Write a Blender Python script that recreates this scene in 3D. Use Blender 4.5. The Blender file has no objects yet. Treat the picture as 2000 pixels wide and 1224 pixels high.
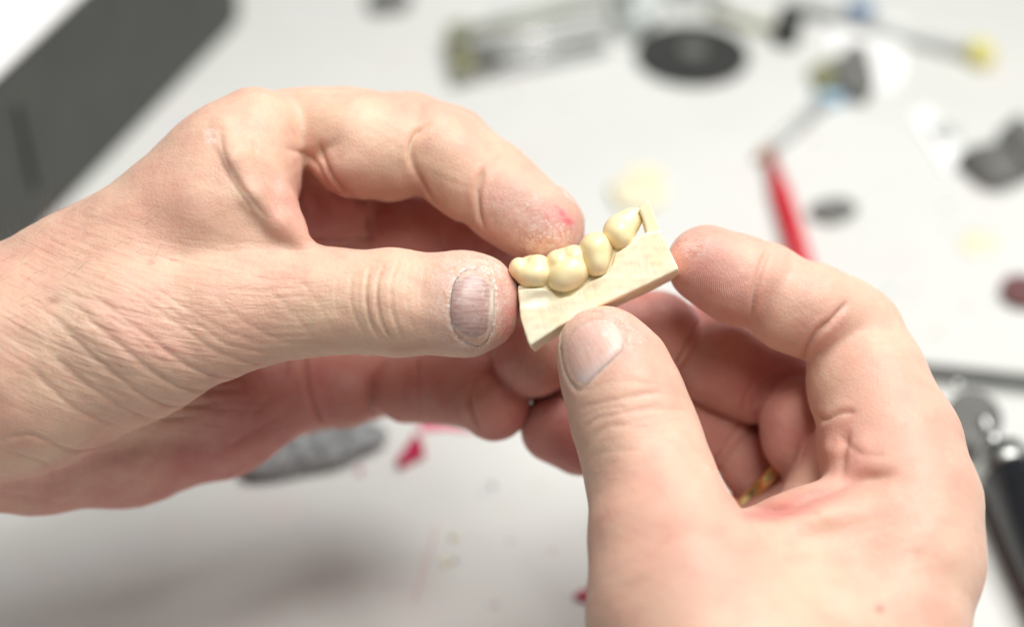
import bpy, math, random
import numpy as np
from mathutils import Vector, Matrix
from mathutils.bvhtree import BVHTree
from mathutils.kdtree import KDTree

random.seed(7); rng = np.random.default_rng(7)
C = bpy.context.scene.collection
sc = bpy.context.scene
MM = 0.001
# ------------------------------------------------------------------ camera
FOC = 330.0                       # mm to the plane of sharp focus
S = 2000/215.0                    # photo pixels per mm in that plane
ELEV = math.radians(40); HCAM = 325.0
back = Vector((0, -math.cos(ELEV), math.sin(ELEV)))
upv = Vector((0, math.sin(ELEV), math.cos(ELEV)))
rt = Vector((1, 0, 0))
focus = Vector((0, 0, HCAM - FOC*math.sin(ELEV)))
campos = focus + back*FOC
cd = bpy.data.cameras.new('camera'); cam = bpy.data.objects.new('camera', cd); C.objects.link(cam)
cam.location = campos*MM; cam.rotation_euler = (math.pi/2-ELEV, 0, 0)
cd.sensor_width = 36; cd.lens = 36*FOC/215.0; cd.clip_start = 0.01; cd.clip_end = 50
cd.dof.use_dof = True; cd.dof.focus_distance = (FOC-4)*MM; cd.dof.aperture_fstop = cd.lens/12.5
sc.camera = cam
# ------------------------------------------------------------------ world, lamps, exposure
w = bpy.data.worlds.new('World'); sc.world = w; w.use_nodes = True
w.node_tree.nodes['Background'].inputs[0].default_value = (0.93, 0.97, 1.0, 1)
w.node_tree.nodes['Background'].inputs[1].default_value = 0.085
def area(name, loc, target, sx, sy, power, col):
    l = bpy.data.lights.new(name, 'AREA'); l.shape = 'RECTANGLE'; l.size = sx; l.size_y = sy
    l.energy = power; l.color = col
    o = bpy.data.objects.new(name, l); C.objects.link(o); o.location = loc
    o.rotation_euler = (Vector(target)-Vector(loc)).to_track_quat('-Z', 'Y').to_euler()
    return o
area('ceiling_lamp', (0.30, 0.20, 0.92), (0, 0.08, 0.05), 0.62, 0.45, 10.0, (1.0, 0.99, 0.96))
area('bench_lamp', (0.12, -0.20, 0.90), (0, 0.02, 0.08), 0.3, 0.25, 4.1, (1.0, 0.98, 0.94))
sc.view_settings.view_transform = 'Standard'; sc.view_settings.look = 'None'
sc.view_settings.exposure = 0.0; sc.view_settings.gamma = 1.0
sc.render.engine = 'CYCLES'; sc.cycles.use_denoising = True
sc.cycles.max_bounces = 8; sc.cycles.caustics_reflective = False; sc.cycles.caustics_refractive = False

# ------------------------------------------------------------------ coordinates
def P(px, py, z=0.0):
    """photo pixel + mm toward the camera from the focus plane -> camera-space mm"""
    k = (FOC - z)/FOC/S
    return np.array([(px-1000)*k, -(py-612)*k, z])
def rp(r, z): return r*(FOC-z)/FOC/S
Rm = np.array([list(rt), list(upv), list(back)])      # rows: axes
F0 = np.array(list(focus))
def to_world(a): return (np.asarray(a) @ Rm + F0)       # mm
def to_cam(a): return (np.asarray(a)-F0) @ Rm.T
def px_of(a):                                        # camera-space -> pixels
    k = S*FOC/(FOC-a[:, 2]); return np.stack([a[:, 0]*k+1000, -a[:, 1]*k+612], 1)
def T(px, py, h=0.0):
    """where the sight line of a photo pixel meets the table (height h mm) -> world mm"""
    d = to_world(P(px, py, 0)) - np.array(list(campos))
    t = (h - campos.z)/d[2]
    return np.array(list(campos)) + d*t

# ------------------------------------------------------------------ implicit surfaces
class Grid:
    def __init__(s, lo, hi, res, margin=7.0):
        s.lo = np.array(lo, float); s.res = res; s.m = margin
        s.n = np.ceil((np.array(hi)-s.lo)/res).astype(int)+1
        s.ax = [(s.lo[i]+np.arange(s.n[i])*res).astype(np.float32) for i in range(3)]
        s.f = np.full(s.n, 50.0, np.float32)
    def sl(s, lo, hi, m):
        a = np.clip(np.floor((lo-m-s.lo)/s.res).astype(int), 0, s.n); b = np.clip(np.ceil((hi+m-s.lo)/s.res).astype(int)+1, 0, s.n)
        return tuple(slice(a[i], b[i]) for i in range(3))
    def xyz(s, q):
        return s.ax[0][q[0]][:, None, None], s.ax[1][q[1]][None, :, None], s.ax[2][q[2]][None, None, :]
    def comb(s, q, d, k, sub=False):
        a = s.f[q]
        if sub:
            h = np.maximum(k-np.abs(-a-d)*1.0, 0)/k if False else np.maximum(k-np.abs(a+d), 0)/k
            s.f[q] = np.maximum(a, -d)+h*h*k*0.25
        else:
            h = np.maximum(k-np.abs(a-d), 0)/k
            s.f[q] = np.minimum(a, d)-h*h*k*0.25
    def cone(s, a, b, r1, r2, k=1.0, sub=False):
        lo = np.minimum(a-r1, b-r2); hi = np.maximum(a+r1, b+r2)
        q = s.sl(lo, hi, s.m)
        X, Y, Z = s.xyz(q)
        if X.size*Y.size*Z.size == 0: return
        ba = b-a; l2 = float(ba@ba)
        if l2 < 1e-6 or abs(r1-r2)**2 >= l2:
            c, r = (a, r1) if r1 > r2 else (b, r2)
            d = np.sqrt((X-c[0])**2+(Y-c[1])**2+(Z-c[2])**2)-r
            s.comb(q, d.astype(np.float32), k, sub); return
        rr = r1-r2; a2 = l2-rr*rr; il2 = 1/l2
        px, py, pz = X-a[0], Y-a[1], Z-a[2]
        y = px*ba[0]+py*ba[1]+pz*ba[2]
        zz = y-l2
        p2 = px*px+py*py+pz*pz
        x2 = np.maximum(p2*l2-y*y, 0)*l2             # dot2(pa*l2-ba*y)
        y2 = y*y*l2; z2 = zz*zz*l2
        kk = np.sign(rr)*rr*rr*x2
        d = (np.sqrt(x2*a2*il2)+y*rr)*il2-r1
        m1 = np.sign(zz)*a2*z2 > kk; m2 = (~m1) & (np.sign(y)*a2*y2 < kk)
        d = np.where(m1, np.sqrt(x2+z2)*il2-r2, np.where(m2, np.sqrt(x2+y2)*il2-r1, d))
        s.comb(q, d.astype(np.float32), k, sub)
    def chain(s, pts, k=3.0, sub=False):
        """pts: (px, py, z, r_px)"""
        for (p, q) in zip(pts[:-1], pts[1:]):
            s.cone(P(*p[:3]), P(*q[:3]), rp(p[3], p[2]), rp(q[3], q[2]), k, sub)
        if len(pts) == 1:
            p = pts[0]; s.cone(P(*p[:3]), P(*p[:3]), rp(p[3], p[2]), rp(p[3], p[2]), k, sub)
    def ell(s, c, r, ang=0.0, k=2.0, sub=False, tilt=0.0):
        """ellipsoid: c=(px,py,z), r=(px,px,mm), ang turns it in the image plane (degrees, anticlockwise), tilt about its long axis"""
        cc = P(*c); r = np.array([rp(r[0], c[2]), rp(r[1], c[2]), r[2]])
        R = r.max(); q = s.sl(cc-R, cc+R, s.m)
        X, Y, Z = s.xyz(q)
        if X.size*Y.size*Z.size == 0: return
        t = math.radians(ang); u = (X-cc[0])*math.cos(t)+(Y-cc[1])*math.sin(t); v = -(X-cc[0])*math.sin(t)+(Y-cc[1])*math.cos(t)
        zz = Z-cc[2]
        if tilt:
            tt = math.radians(tilt); v, zz = v*math.cos(tt)+zz*math.sin(tt), -v*math.sin(tt)+zz*math.cos(tt)
        k0 = np.sqrt((u/r[0])**2+(v/r[1])**2+(zz/r[2])**2); k1 = np.sqrt((u/r[0]**2)**2+(v/r[1]**2)**2+(zz/r[2]**2)**2)
        s.comb(q, (k0*(k0-1)/np.maximum(k1, 1e-6)).astype(np.float32), k, sub)
    def add(s, g, k):
        a = s.f; d = g.f
        h = np.maximum(k-np.abs(a-d), 0)/k
        s.f = np.minimum(a, d)-h*h*k*0.25
    def blank(s):
        g = Grid.__new__(Grid); g.lo, g.res, g.m, g.n, g.ax = s.lo, s.res, s.m, s.n, s.ax
        g.f = np.full(s.n, 50.0, np.float32); return g
    def mesh(s):
        f = s.f; n = f.shape; ins = f < 0
        c = np.zeros(tuple(k-1 for k in n), np.int8)
        for i in (0, 1):
            for j in (0, 1):
                for k in (0, 1): c += ins[i:n[0]-1+i, j:n[1]-1+j, k:n[2]-1+k]
        act = np.argwhere((c > 0) & (c < 8)); del c
        idx = np.full(tuple(k-1 for k in n), -1, np.int32); idx[tuple(act.T)] = np.arange(len(act))
        acc = np.zeros((len(act), 3)); cnt = np.zeros(len(act))
        cor = [(i, j, k) for i in (0, 1) for j in (0, 1) for k in (0, 1)]
        val = {q: f[act[:, 0]+q[0], act[:, 1]+q[1], act[:, 2]+q[2]].astype(float) for q in cor}
        for a in cor:
            for ax in range(3):
                if a[ax]: continue
                b = list(a); b[ax] = 1; b = tuple(b)
                va, vb = val[a], val[b]; m = (va < 0) != (vb < 0)
                t = np.where(m, va/np.where(m, va-vb, 1), 0)
                p = np.tile(np.array(a, float), (len(act), 1)); p[:, ax] = t
                acc[m] += p[m]; cnt[m] += 1
        v = (act+acc/cnt[:, None])*s.res+s.lo
        faces = []
        for ax in range(3):
            o1, o2 = [(1, 2), (2, 0), (0, 1)][ax]
            sl0 = [slice(1, k-1) for k in n]; sl0[ax] = slice(0, n[ax]-1)
            sl1 = list(sl0); sl1[ax] = slice(1, n[ax])
            A = ins[tuple(sl0)]; B = ins[tuple(sl1)]
            e = np.argwhere(A != B); off = np.array([x.start for x in sl0]); e = e+off
            flip = ~ins[tuple(e.T)]
            d1 = np.zeros(3, int); d1[o1] = 1; d2 = np.zeros(3, int); d2[o2] = 1
            q = np.stack([idx[tuple((e-d1-d2).T)], idx[tuple((e-d2).T)], idx[tuple(e.T)], idx[tuple((e-d1).T)]], 1)
            q[flip] = q[flip][:, ::-1]; faces.append(q)
        fc = np.concatenate(faces); fc = fc[(fc >= 0).all(1)]
        return v, fc

def relax(v, f, it=2, lam=0.5):
    """a light Laplacian smoothing of a quad mesh"""
    e = np.concatenate([f[:, [0, 1]], f[:, [1, 2]], f[:, [2, 3]], f[:, [3, 0]]])
    for _ in range(it):
        acc = np.zeros_like(v); cnt = np.zeros(len(v))
        for i in range(3):
            acc[:, i] = np.bincount(e[:, 0], v[e[:, 1], i], len(v))+np.bincount(e[:, 1], v[e[:, 0], i], len(v))
        cnt = np.bincount(e[:, 0], minlength=len(v))+np.bincount(e[:, 1], minlength=len(v))
        v = v+lam*(acc/np.maximum(cnt, 1)[:, None]-v)
    return v
def vnormals(v, f):
    n = np.cross(v[f[:, 2]]-v[f[:, 0]], v[f[:, 3]]-v[f[:, 1]])
    o = np.zeros_like(v)
    for c in range(4):
        for i in range(3): o[:, i] += np.bincount(f[:, c], n[:, i], len(v))
    return o/np.maximum(np.linalg.norm(o, axis=1), 1e-9)[:, None]

def make_obj(name, v, f, mat, parent=None, smooth=True, origin=None, cam_space=True, attrs=None):
    """v in mm; camera space unless told otherwise; ONE mesh object"""
    wv = to_world(v) if cam_space else np.asarray(v, float)
    o0 = np.array(origin, float) if origin is not None else np.array([wv[:, 0].mean(), wv[:, 1].mean(), wv[:, 2].min()])
    me = bpy.data.meshes.new(name)
    lv = (wv-o0)*MM
    if isinstance(f, np.ndarray) and f.shape[1] == 4:
        me.vertices.add(len(lv)); me.vertices.foreach_set('co', lv.astype(np.float32).ravel())
        me.loops.add(f.size); me.loops.foreach_set('vertex_index', f.astype(np.int32).ravel())
        me.polygons.add(len(f)); me.polygons.foreach_set('loop_start', np.arange(0, f.size, 4, dtype=np.int32))
        me.update(calc_edges=True); me.validate()
    else:
        me.from_pydata([tuple(x) for x in lv], [], [tuple(int(i) for i in q) for q in f]); me.update()
    if smooth: me.polygons.foreach_set('use_smooth', np.ones(len(me.polygons), bool))
    if attrs:
        for k, a in attrs.items():
            at = me.attributes.new(k, 'FLOAT', 'POINT'); at.data.foreach_set('value', np.asarray(a, np.float32))
    me.materials.append(mat)
    o = bpy.data.objects.new(name, me); C.objects.link(o)
    if parent is not None:
        o.parent = parent; o.location = Vector(o0*MM)-parent.location
    else: o.location = o0*MM
    return o
def tag(o, label=None, cat=None, group=None, kind=None):
    if label: o['label'] = label
    if cat: o['category'] = cat
    if group: o['group'] = group
    if kind: o['kind'] = kind
    return o
def empty(name, loc):
    o = bpy.data.objects.new(name, None); C.objects.link(o); o.location = Vector(loc)*MM; o.empty_display_size = 0.01
    return o

# ------------------------------------------------------------------ materials
class NT:
    def __init__(s, name):
        s.m = bpy.data.materials.new(name); s.m.use_nodes = True; s.t = s.m.node_tree; s.t.nodes.clear()
        s.out = s.n('ShaderNodeOutputMaterial'); s.b = s.n('ShaderNodeBsdfPrincipled'); s.l(s.b.outputs[0], s.out.inputs[0])
    def n(s, t, **kw):
        x = s.t.nodes.new(t)
        for k, v in kw.items(): setattr(x, k, v)
        return x
    def l(s, a, b): s.t.links.new(a, b)
    def set(s, node, **kw):
        for k, v in kw.items(): node.inputs[k.replace('_', ' ')].default_value = v
    def coord(s, scale=(1, 1, 1), rot=(0, 0, 0), kind='Object'):
        tc = s.n('ShaderNodeTexCoord'); mp = s.n('ShaderNodeMapping'); s.l(tc.outputs[kind], mp.inputs[0])
        mp.inputs['Scale'].default_value = scale; mp.inputs['Rotation'].default_value = rot; return mp.outputs[0]
    def noise(s, vec, scale, detail=3, rough=0.5, dist=0.0):
        x = s.n('ShaderNodeTexNoise'); s.l(vec, x.inputs['Vector']); s.set(x, Scale=scale, Detail=detail, Roughness=rough, Distortion=dist); return x.outputs['Fac']
    def ramp(s, fac, *stops):
        x = s.n('ShaderNodeValToRGB'); s.l(fac, x.inputs[0]); e = x.color_ramp.elements
        while len(e) < len(stops): e.new(0.5)
        for el, (p, c) in zip(e, stops): el.position = p; el.color = (*c, 1) if isinstance(c, tuple) else (c, c, c, 1)
        return x.outputs[0]
    def math(s, op, a, b=None, c=None):
        x = s.n('ShaderNodeMath', operation=op)
        for i, v in enumerate((a, b, c)):
            if v is None: continue
            if isinstance(v, (int, float)): x.inputs[i].default_value = v
            else: s.l(v, x.inputs[i])
        return x.outputs[0]
    def mix(s, fac, a, b, mode='MIX'):
        x = s.n('ShaderNodeMix', data_type='RGBA', blend_type=mode)
        for i, v in ((0, fac), (6, a), (7, b)):
            if isinstance(v, (int, float)): x.inputs[i].default_value = v
            elif isinstance(v, tuple): x.inputs[i].default_value = (*v, 1)
            else: s.l(v, x.inputs[i])
        return x.outputs[2]
    def attr(s, name): return s.n('ShaderNodeAttribute', attribute_name=name).outputs['Fac']
    def bump(s, h, strength=0.5, dist=0.0005, normal=None):
        x = s.n('ShaderNodeBump'); s.l(h, x.inputs['Height']); s.set(x, Strength=strength, Distance=dist)
        if normal is not None: s.l(normal, x.inputs['Normal'])
        return x.outputs[0]
    def col(s, v):
        if isinstance(v, tuple): s.b.inputs['Base Color'].default_value = (*v, 1)
        else: s.l(v, s.b.inputs['Base Color'])
def simple(name, col, rough=0.5, metal=0.0, var=0.15, vscale=60, bump=0.0, bscale=300, trans=0.0, sss=0.0):
    m = NT(name); v = m.coord(); nz = m.noise(v, vscale, 4, 0.6)
    dark = tuple(c*(1-var) for c in col); lite = tuple(min(1, c*(1+var)) for c in col)
    m.col(m.ramp(nz, (0.3, dark), (0.7, lite)))
    m.set(m.b, Roughness=rough, Metallic=metal)
    if trans: m.b.inputs['Transmission Weight'].default_value = trans
    if sss:
        m.b.inputs['Subsurface Weight'].default_value = sss; m.b.inputs['Subsurface Radius'].default_value = (1, 0.7, 0.4); m.b.inputs['Subsurface Scale'].default_value = 0.0015
    if bump: m.l(m.bump(m.noise(v, bscale, 3), 0.6, bump), m.b.inputs['Normal'])
    return m.m

def skin_material(name, base, blotch, diag_rot):
    m = NT(name); v = m.coord()
    big = m.noise(v, 38, 3, 0.55); mid = m.noise(v, 150, 4, 0.6); fine = m.noise(v, 700, 3, 0.6)
    c = m.mix(m.ramp(big, (0.35, 0.0), (0.68, 1.0)), base, blotch)
    c = m.mix(m.math('MULTIPLY', m.ramp(mid, (0.5, 0.0), (0.72, 1.0)), 0.28), c, (0.60, 0.30, 0.24))
    c = m.mix(m.math('MULTIPLY', m.ramp(m.noise(v, 230, 3, 0.6), (0.56, 0.0), (0.8, 1.0)), 0.3), c, (0.80, 0.62, 0.45))
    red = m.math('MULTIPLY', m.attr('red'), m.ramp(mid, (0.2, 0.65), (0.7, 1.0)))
    c = m.mix(red, c, (0.53, 0.20, 0.18))  # reddened fingertips, plus shade painted into the palm and inner fingers
    c = m.mix(m.attr('sore'), c, (0.62, 0.07, 0.11))
    c = m.mix(m.math('MULTIPLY', m.attr('spot'), 0.6), c, (0.33, 0.15, 0.09))
    # dry, dusty skin: broken white flecks
    fl = m.ramp(m.noise(v, 1500, 3, 0.75, 0.6), (0.5, 0.0), (0.66, 1.0))
    fl2 = m.ramp(m.noise(v, 420, 3, 0.6, 0.4), (0.44, 0.0), (0.6, 1.0))
    dust = m.math('MULTIPLY', m.attr('dust'), m.math('MAXIMUM', m.math('MULTIPLY', fl, 0.9), m.math('MULTIPLY', fl2, 0.38)))
    c = m.mix(dust, c, (0.86, 0.80, 0.76))
    # fingerprint ridges and diagonal skin lines
    pr = m.attr('ridge'); rw = m.math('SINE', m.math('ADD', m.math('MULTIPLY', m.attr('ridgeu'), 13.5), m.math('MULTIPLY', m.noise(v, 260, 2, 0.5), 7.0)))
    c = m.mix(m.math('MULTIPLY', pr, m.math('MULTIPLY', m.math('MAXIMUM', rw, 0.0), 0.34)), c, (0.85, 0.72, 0.66))
    m.col(c)
    cv = m.n('ShaderNodeCombineXYZ'); m.l(m.math('MULTIPLY', m.attr('du'), 0.13), cv.inputs[0]); m.l(m.attr('dv'), cv.inputs[1])
    diag = m.noise(cv.outputs[0], 1.7, 3, 0.6, 0.5); diag2 = m.noise(cv.outputs[0], 0.7, 3, 0.5, 0.4)
    hgt = m.math('ADD', m.math('MULTIPLY', m.math('ADD', diag, m.math('MULTIPLY', diag2, 1.6)), m.attr('wrk')), 0.0)
    vor = m.n('ShaderNodeTexVoronoi', feature='DISTANCE_TO_EDGE'); m.l(v, vor.inputs['Vector']); m.set(vor, Scale=900.0)
    cell = m.math('MINIMUM', vor.outputs['Distance'], 0.25)
    n1 = m.bump(m.math('ADD', m.math('MULTIPLY', fine, 0.9), m.math('MULTIPLY', cell, 1.2)), 0.45, 0.00022)
    n2 = m.bump(hgt, 0.7, 0.0004, n1)
    n3 = m.bump(m.math('MULTIPLY', rw, pr), 0.5, 0.00006, n2)
    m.l(n3, m.b.inputs['Normal'])
    m.l(m.ramp(fine, (0.3, 0.44), (0.7, 0.62)), m.b.inputs['Roughness'])
    m.b.subsurface_method = 'RANDOM_WALK'
    m.b.inputs['Subsurface Weight'].default_value = 0.75
    m.b.inputs['Subsurface Radius'].default_value = (1.0, 0.33, 0.2); m.b.inputs['Subsurface Scale'].default_value = 0.0022
    m.b.inputs['Specular IOR Level'].default_value = 0.38
    return m.m
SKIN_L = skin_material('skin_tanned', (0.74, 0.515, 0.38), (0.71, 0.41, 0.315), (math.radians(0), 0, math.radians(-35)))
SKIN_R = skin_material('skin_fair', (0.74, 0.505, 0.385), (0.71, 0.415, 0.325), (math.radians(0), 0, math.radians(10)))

# ------------------------------------------------------------------ hands
RES = 0.45; CK = 0.75
def blob(pp, z, items):
    """soft masks: (px, py, rx, ry, strength[, angle]) summed over the surface"""
    o = np.zeros(len(pp))
    for it in items:
        x, y, rx, ry, s_ = it[:5]; t = math.radians(it[5] if len(it) > 5 else 0)
        dx, dy = pp[:, 0]-x, -(pp[:, 1]-y)
        u = dx*math.cos(t)+dy*math.sin(t); v = -dx*math.sin(t)+dy*math.cos(t)
        o = np.maximum(o, s_*np.exp(-((u/rx)**2+(v/ry)**2)**1.5))
    return np.clip(o, 0, 1)
def rim(pp, poly, wpx, amt):
    q = smooth_path(list(poly)+[poly[0]], 4); d = np.full(len(pp), 1e9)
    near = np.where((np.abs(pp-q.mean(0)) < 160).all(1))[0]
    for c in q: d[near] = np.minimum(d[near], np.hypot(pp[near, 0]-c[0], pp[near, 1]-c[1]))
    return amt*np.exp(-(d/wpx)**2)
def ray_hit(bvh, px, py):
    p = P(px, py, 0); o = np.array([0, 0, FOC]); d = p-o; d /= np.linalg.norm(d)
    h = bvh.ray_cast(Vector(o), Vector(d), 900)
    return None if h[0] is None else (np.array(h[0]), np.array(h[1]))
def smooth_path(pts, step=3.0):
    pts = np.array(pts, float); out = []
    n = len(pts)
    for i in range(n-1):
        p0, p1, p2, p3 = pts[max(i-1, 0)], pts[i], pts[i+1], pts[min(i+2, n-1)]
        m = max(2, int(np.linalg.norm((p2-p1)[:2])/step))
        for j in range(m):
            t = j/m
            out.append(0.5*((2*p1)+(-p0+p2)*t+(2*p0-5*p1+4*p2-p3)*t*t+(-p0+3*p1-3*p2+p3)*t**3))
    out.append(pts[-1]); return np.array(out)
def creases(v, f, lines):
    """press lines into the surface; each line: (points, depth mm, half-width mm)"""
    n = vnormals(v, f)
    bvh = BVHTree.FromPolygons([tuple(x) for x in v], [tuple(int(i) for i in q) for q in f])
    tot = np.zeros(len(v)); pp = px_of(v)
    for pts, dep, wid in lines:
        dep *= CK
        sm = smooth_path(pts, 3.0); hit = []; fade = []
        m = len(sm)
        for i, s_ in enumerate(sm):
            h = ray_hit(bvh, s_[0], s_[1])
            if h is None: continue
            t = i/(m-1); hit.append(h[0]); fade.append(min(1, 0.25+min(t, 1-t)*5))
        if len(hit) < 2: continue
        hit = np.array(hit); fade = np.array(fade)
        lo, hi = hit.min(0)-5*wid, hit.max(0)+5*wid
        cand = np.where(((v > lo) & (v < hi)).all(1))[0]
        if not len(cand): continue
        best = np.full(len(cand), 1e9); bf = np.zeros(len(cand))
        for h, fd in zip(hit, fade):
            d = ((v[cand]-h)**2).sum(1); q = d < best; best[q] = d[q]; bf[q] = fd
        d = np.sqrt(best)
        wid_ = wid*0.8; dz = -dep*np.exp(-(d/wid_)**1.6)+0.14*dep*np.exp(-((d-2.6*wid)/(1.3*wid))**2)
        tot[cand] += dz*bf
    return v+n*tot[:, None]
def lumps(v, f, items):
    """raise or sink soft patches: (px, py, rx, ry, height mm[, angle]) on the side that faces the camera"""
    n = vnormals(v, f); pp = px_of(v); h = np.zeros(len(v)); 
    view = np.array([0, 0, FOC])-v; view /= np.linalg.norm(view, axis=1)[:, None]
    fac = np.clip((n*view).sum(1)*2, 0, 1)
    for it in items:
        x, y, rx, ry, s_ = it[:5]; t = math.radians(it[5] if len(it) > 5 else 0); zlo, zhi = (it[6], it[7]) if len(it) > 7 else (-999, 999)
        dx, dy = pp[:, 0]-x, -(pp[:, 1]-y)
        u = dx*math.cos(t)+dy*math.sin(t); w_ = -dx*math.sin(t)+dy*math.cos(t)
        h += s_*np.exp(-((u/rx)**2+(w_/ry)**2))*((v[:, 2] > zlo) & (v[:, 2] < zhi))
    return v+n*(h*fac)[:, None]
def jitter(v, f, amp, wl, seed):
    """low, irregular unevenness of flesh"""
    r = np.random.default_rng(seed); n = vnormals(v, f); h = np.zeros(len(v))
    for _ in range(26):
        k = r.normal(size=3); k /= np.linalg.norm(k); k *= 2*math.pi/(wl*r.uniform(0.6, 1.8))
        h += np.sin(v@k+r.uniform(0, 6.28))
    return v+n*(h/math.sqrt(26)*amp)[:, None]

# --- left hand
zl = (-86, 36)
G = Grid([P(-690, 0)[0], P(0, 1010, -30)[1]-6, zl[0]], [P(1170, 0)[0], P(0, 140, -30)[1]+4, zl[1]], RES)
# wrist, back of the hand and the ball of the thumb
G.chain([(-420, 800, -12, 235), (-150, 745, -8, 238), (50, 705, -6, 212), (250, 640, -4, 178), (430, 600, -3, 128), (560, 588, -3, 106)], 4)
G.chain([(-150, 735, -12, 215), (60, 652, -12, 172), (170, 570, -10, 156), (286, 503, -9, 148), (386, 428, -9, 148), (450, 340, -9, 130), (500, 262, -10, 92)], 4)
G.chain([(478, 295, -5, 56), (512, 390, -4, 52), (546, 448, -3, 50)], 3)
G.chain([(420, 400, -2.5, 92), (505, 462, -2.5, 66)], 6)
G.chain([(440, 255, 0.5, 30), (460, 312, 4.4, 31), (494, 380, 4.8, 30), (544, 436, 3.6, 24), (590, 478, 1, 20)], 1.6)
G.chain([(492, 258, -3, 27), (514, 320, -0.6, 28), (546, 390, 0.2, 29), (574, 448, 0.2, 25)], 1.4)
G.chain([(-420, 850, -24, 190), (-100, 850, -20, 152), (80, 862, -26, 136), (250, 855, -32, 128), (430, 812, -40, 116), (560, 752, -44, 98)], 4)
G.chain([(648, 392, -32, 88), (610, 330, -26, 70)], 3)
G.chain([(640, 400, -38, 92), (450, 520, -36, 120), (200, 650, -28, 150)], 4)
G.chain([(-420, 830, -18, 205), (50, 800, -18, 150), (230, 800, -23, 118), (400, 760, -30, 96)], 5)
G.chain([(640, 580, -50, 95), (400, 640, -42, 130), (150, 720, -28, 160)], 4)
g = G.blank()   # thumb
g.chain([(520, 592, -4, 108), (640, 588, -3, 102), (770, 591, -2, 102), (905, 594, -1, 99)], 2)
g.chain([(905, 592, -1, 97), (930, 600, -2, 80)], 3)
g.ell((940, 585, -3), (68, 76, 8.0), -15, 3)
G.add(g, 3.5)
g = G.blank()   # index finger
g.chain([(618, 250, -16, 74), (700, 284, -14, 99), (762, 293, -16, 102)], 1.2)
g.chain([(846, 289, -16, 88), (922, 354, -15, 84)], 1.4)
g.chain([(985, 394, -14, 84), (1064, 446, -13, 79)], 1.4)
g.chain([(560, 238, -17, 64), (680, 256, -19, 78), (800, 272, -22, 86), (885, 290, -21, 72), (960, 350, -19, 72), (1010, 395, -18, 68), (1060, 432, -17, 62)], 3)
G.add(g, 2.2)
g = G.blank()   # middle finger
g.chain([(640, 430, -42, 84), (768, 456, -38, 80), (850, 462, -38, 80), (930, 482, -37, 76)], 1.5)
g.chain([(985, 520, -37, 68), (1050, 600, -35, 66)], 1.5)
g.chain([(1052, 640, -32, 68), (1042, 696, -27, 80)], 4)
g.chain([(990, 640, -40, 66), (1000, 730, -38, 58)], 4)
G.add(g, 1.2)
g = G.blank()   # ring finger
g.chain([(560, 745, -46, 88), (672, 764, -47, 73)], 1.5)
g.chain([(795, 760, -43, 67), (850, 760, -40, 65)], 1.2)
g.chain([(660, 745, -52, 60), (800, 750, -50, 58), (930, 775, -40, 56)], 3)
g.chain([(850, 756, -40, 68), (945, 778, -34, 66), (966, 793, -30, 69)], 1.5)
g.chain([(870, 735, -39, 52), (985, 742, -35, 52)], 3)
G.add(g, 1.2)
g = G.blank()   # little finger, folded behind the ring finger
g.chain([(540, 790, -58, 70), (680, 770, -70, 56), (800, 755, -74, 52), (870, 750, -70, 50)], 2)
G.add(g, 1.2)
v, f = G.mesh(); v = relax(v, f, 3)
keep = v[f[:, 0], 0] > -1e9; f = f[keep]
v = lumps(v, f, [                 (650, 330, 60, 30, 1.2, 0), (660, 400, 55, 50, 1.5, 0), (300, 700, 200, 60, 1.2, -20), (820, 560, 60, 60, -0.6), (770, 590, 60, 90, 0.5),
                 (250, 880, 200, 30, -1.2, 8), (620, 300, 14, 40, -1.2, -60)])
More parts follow.
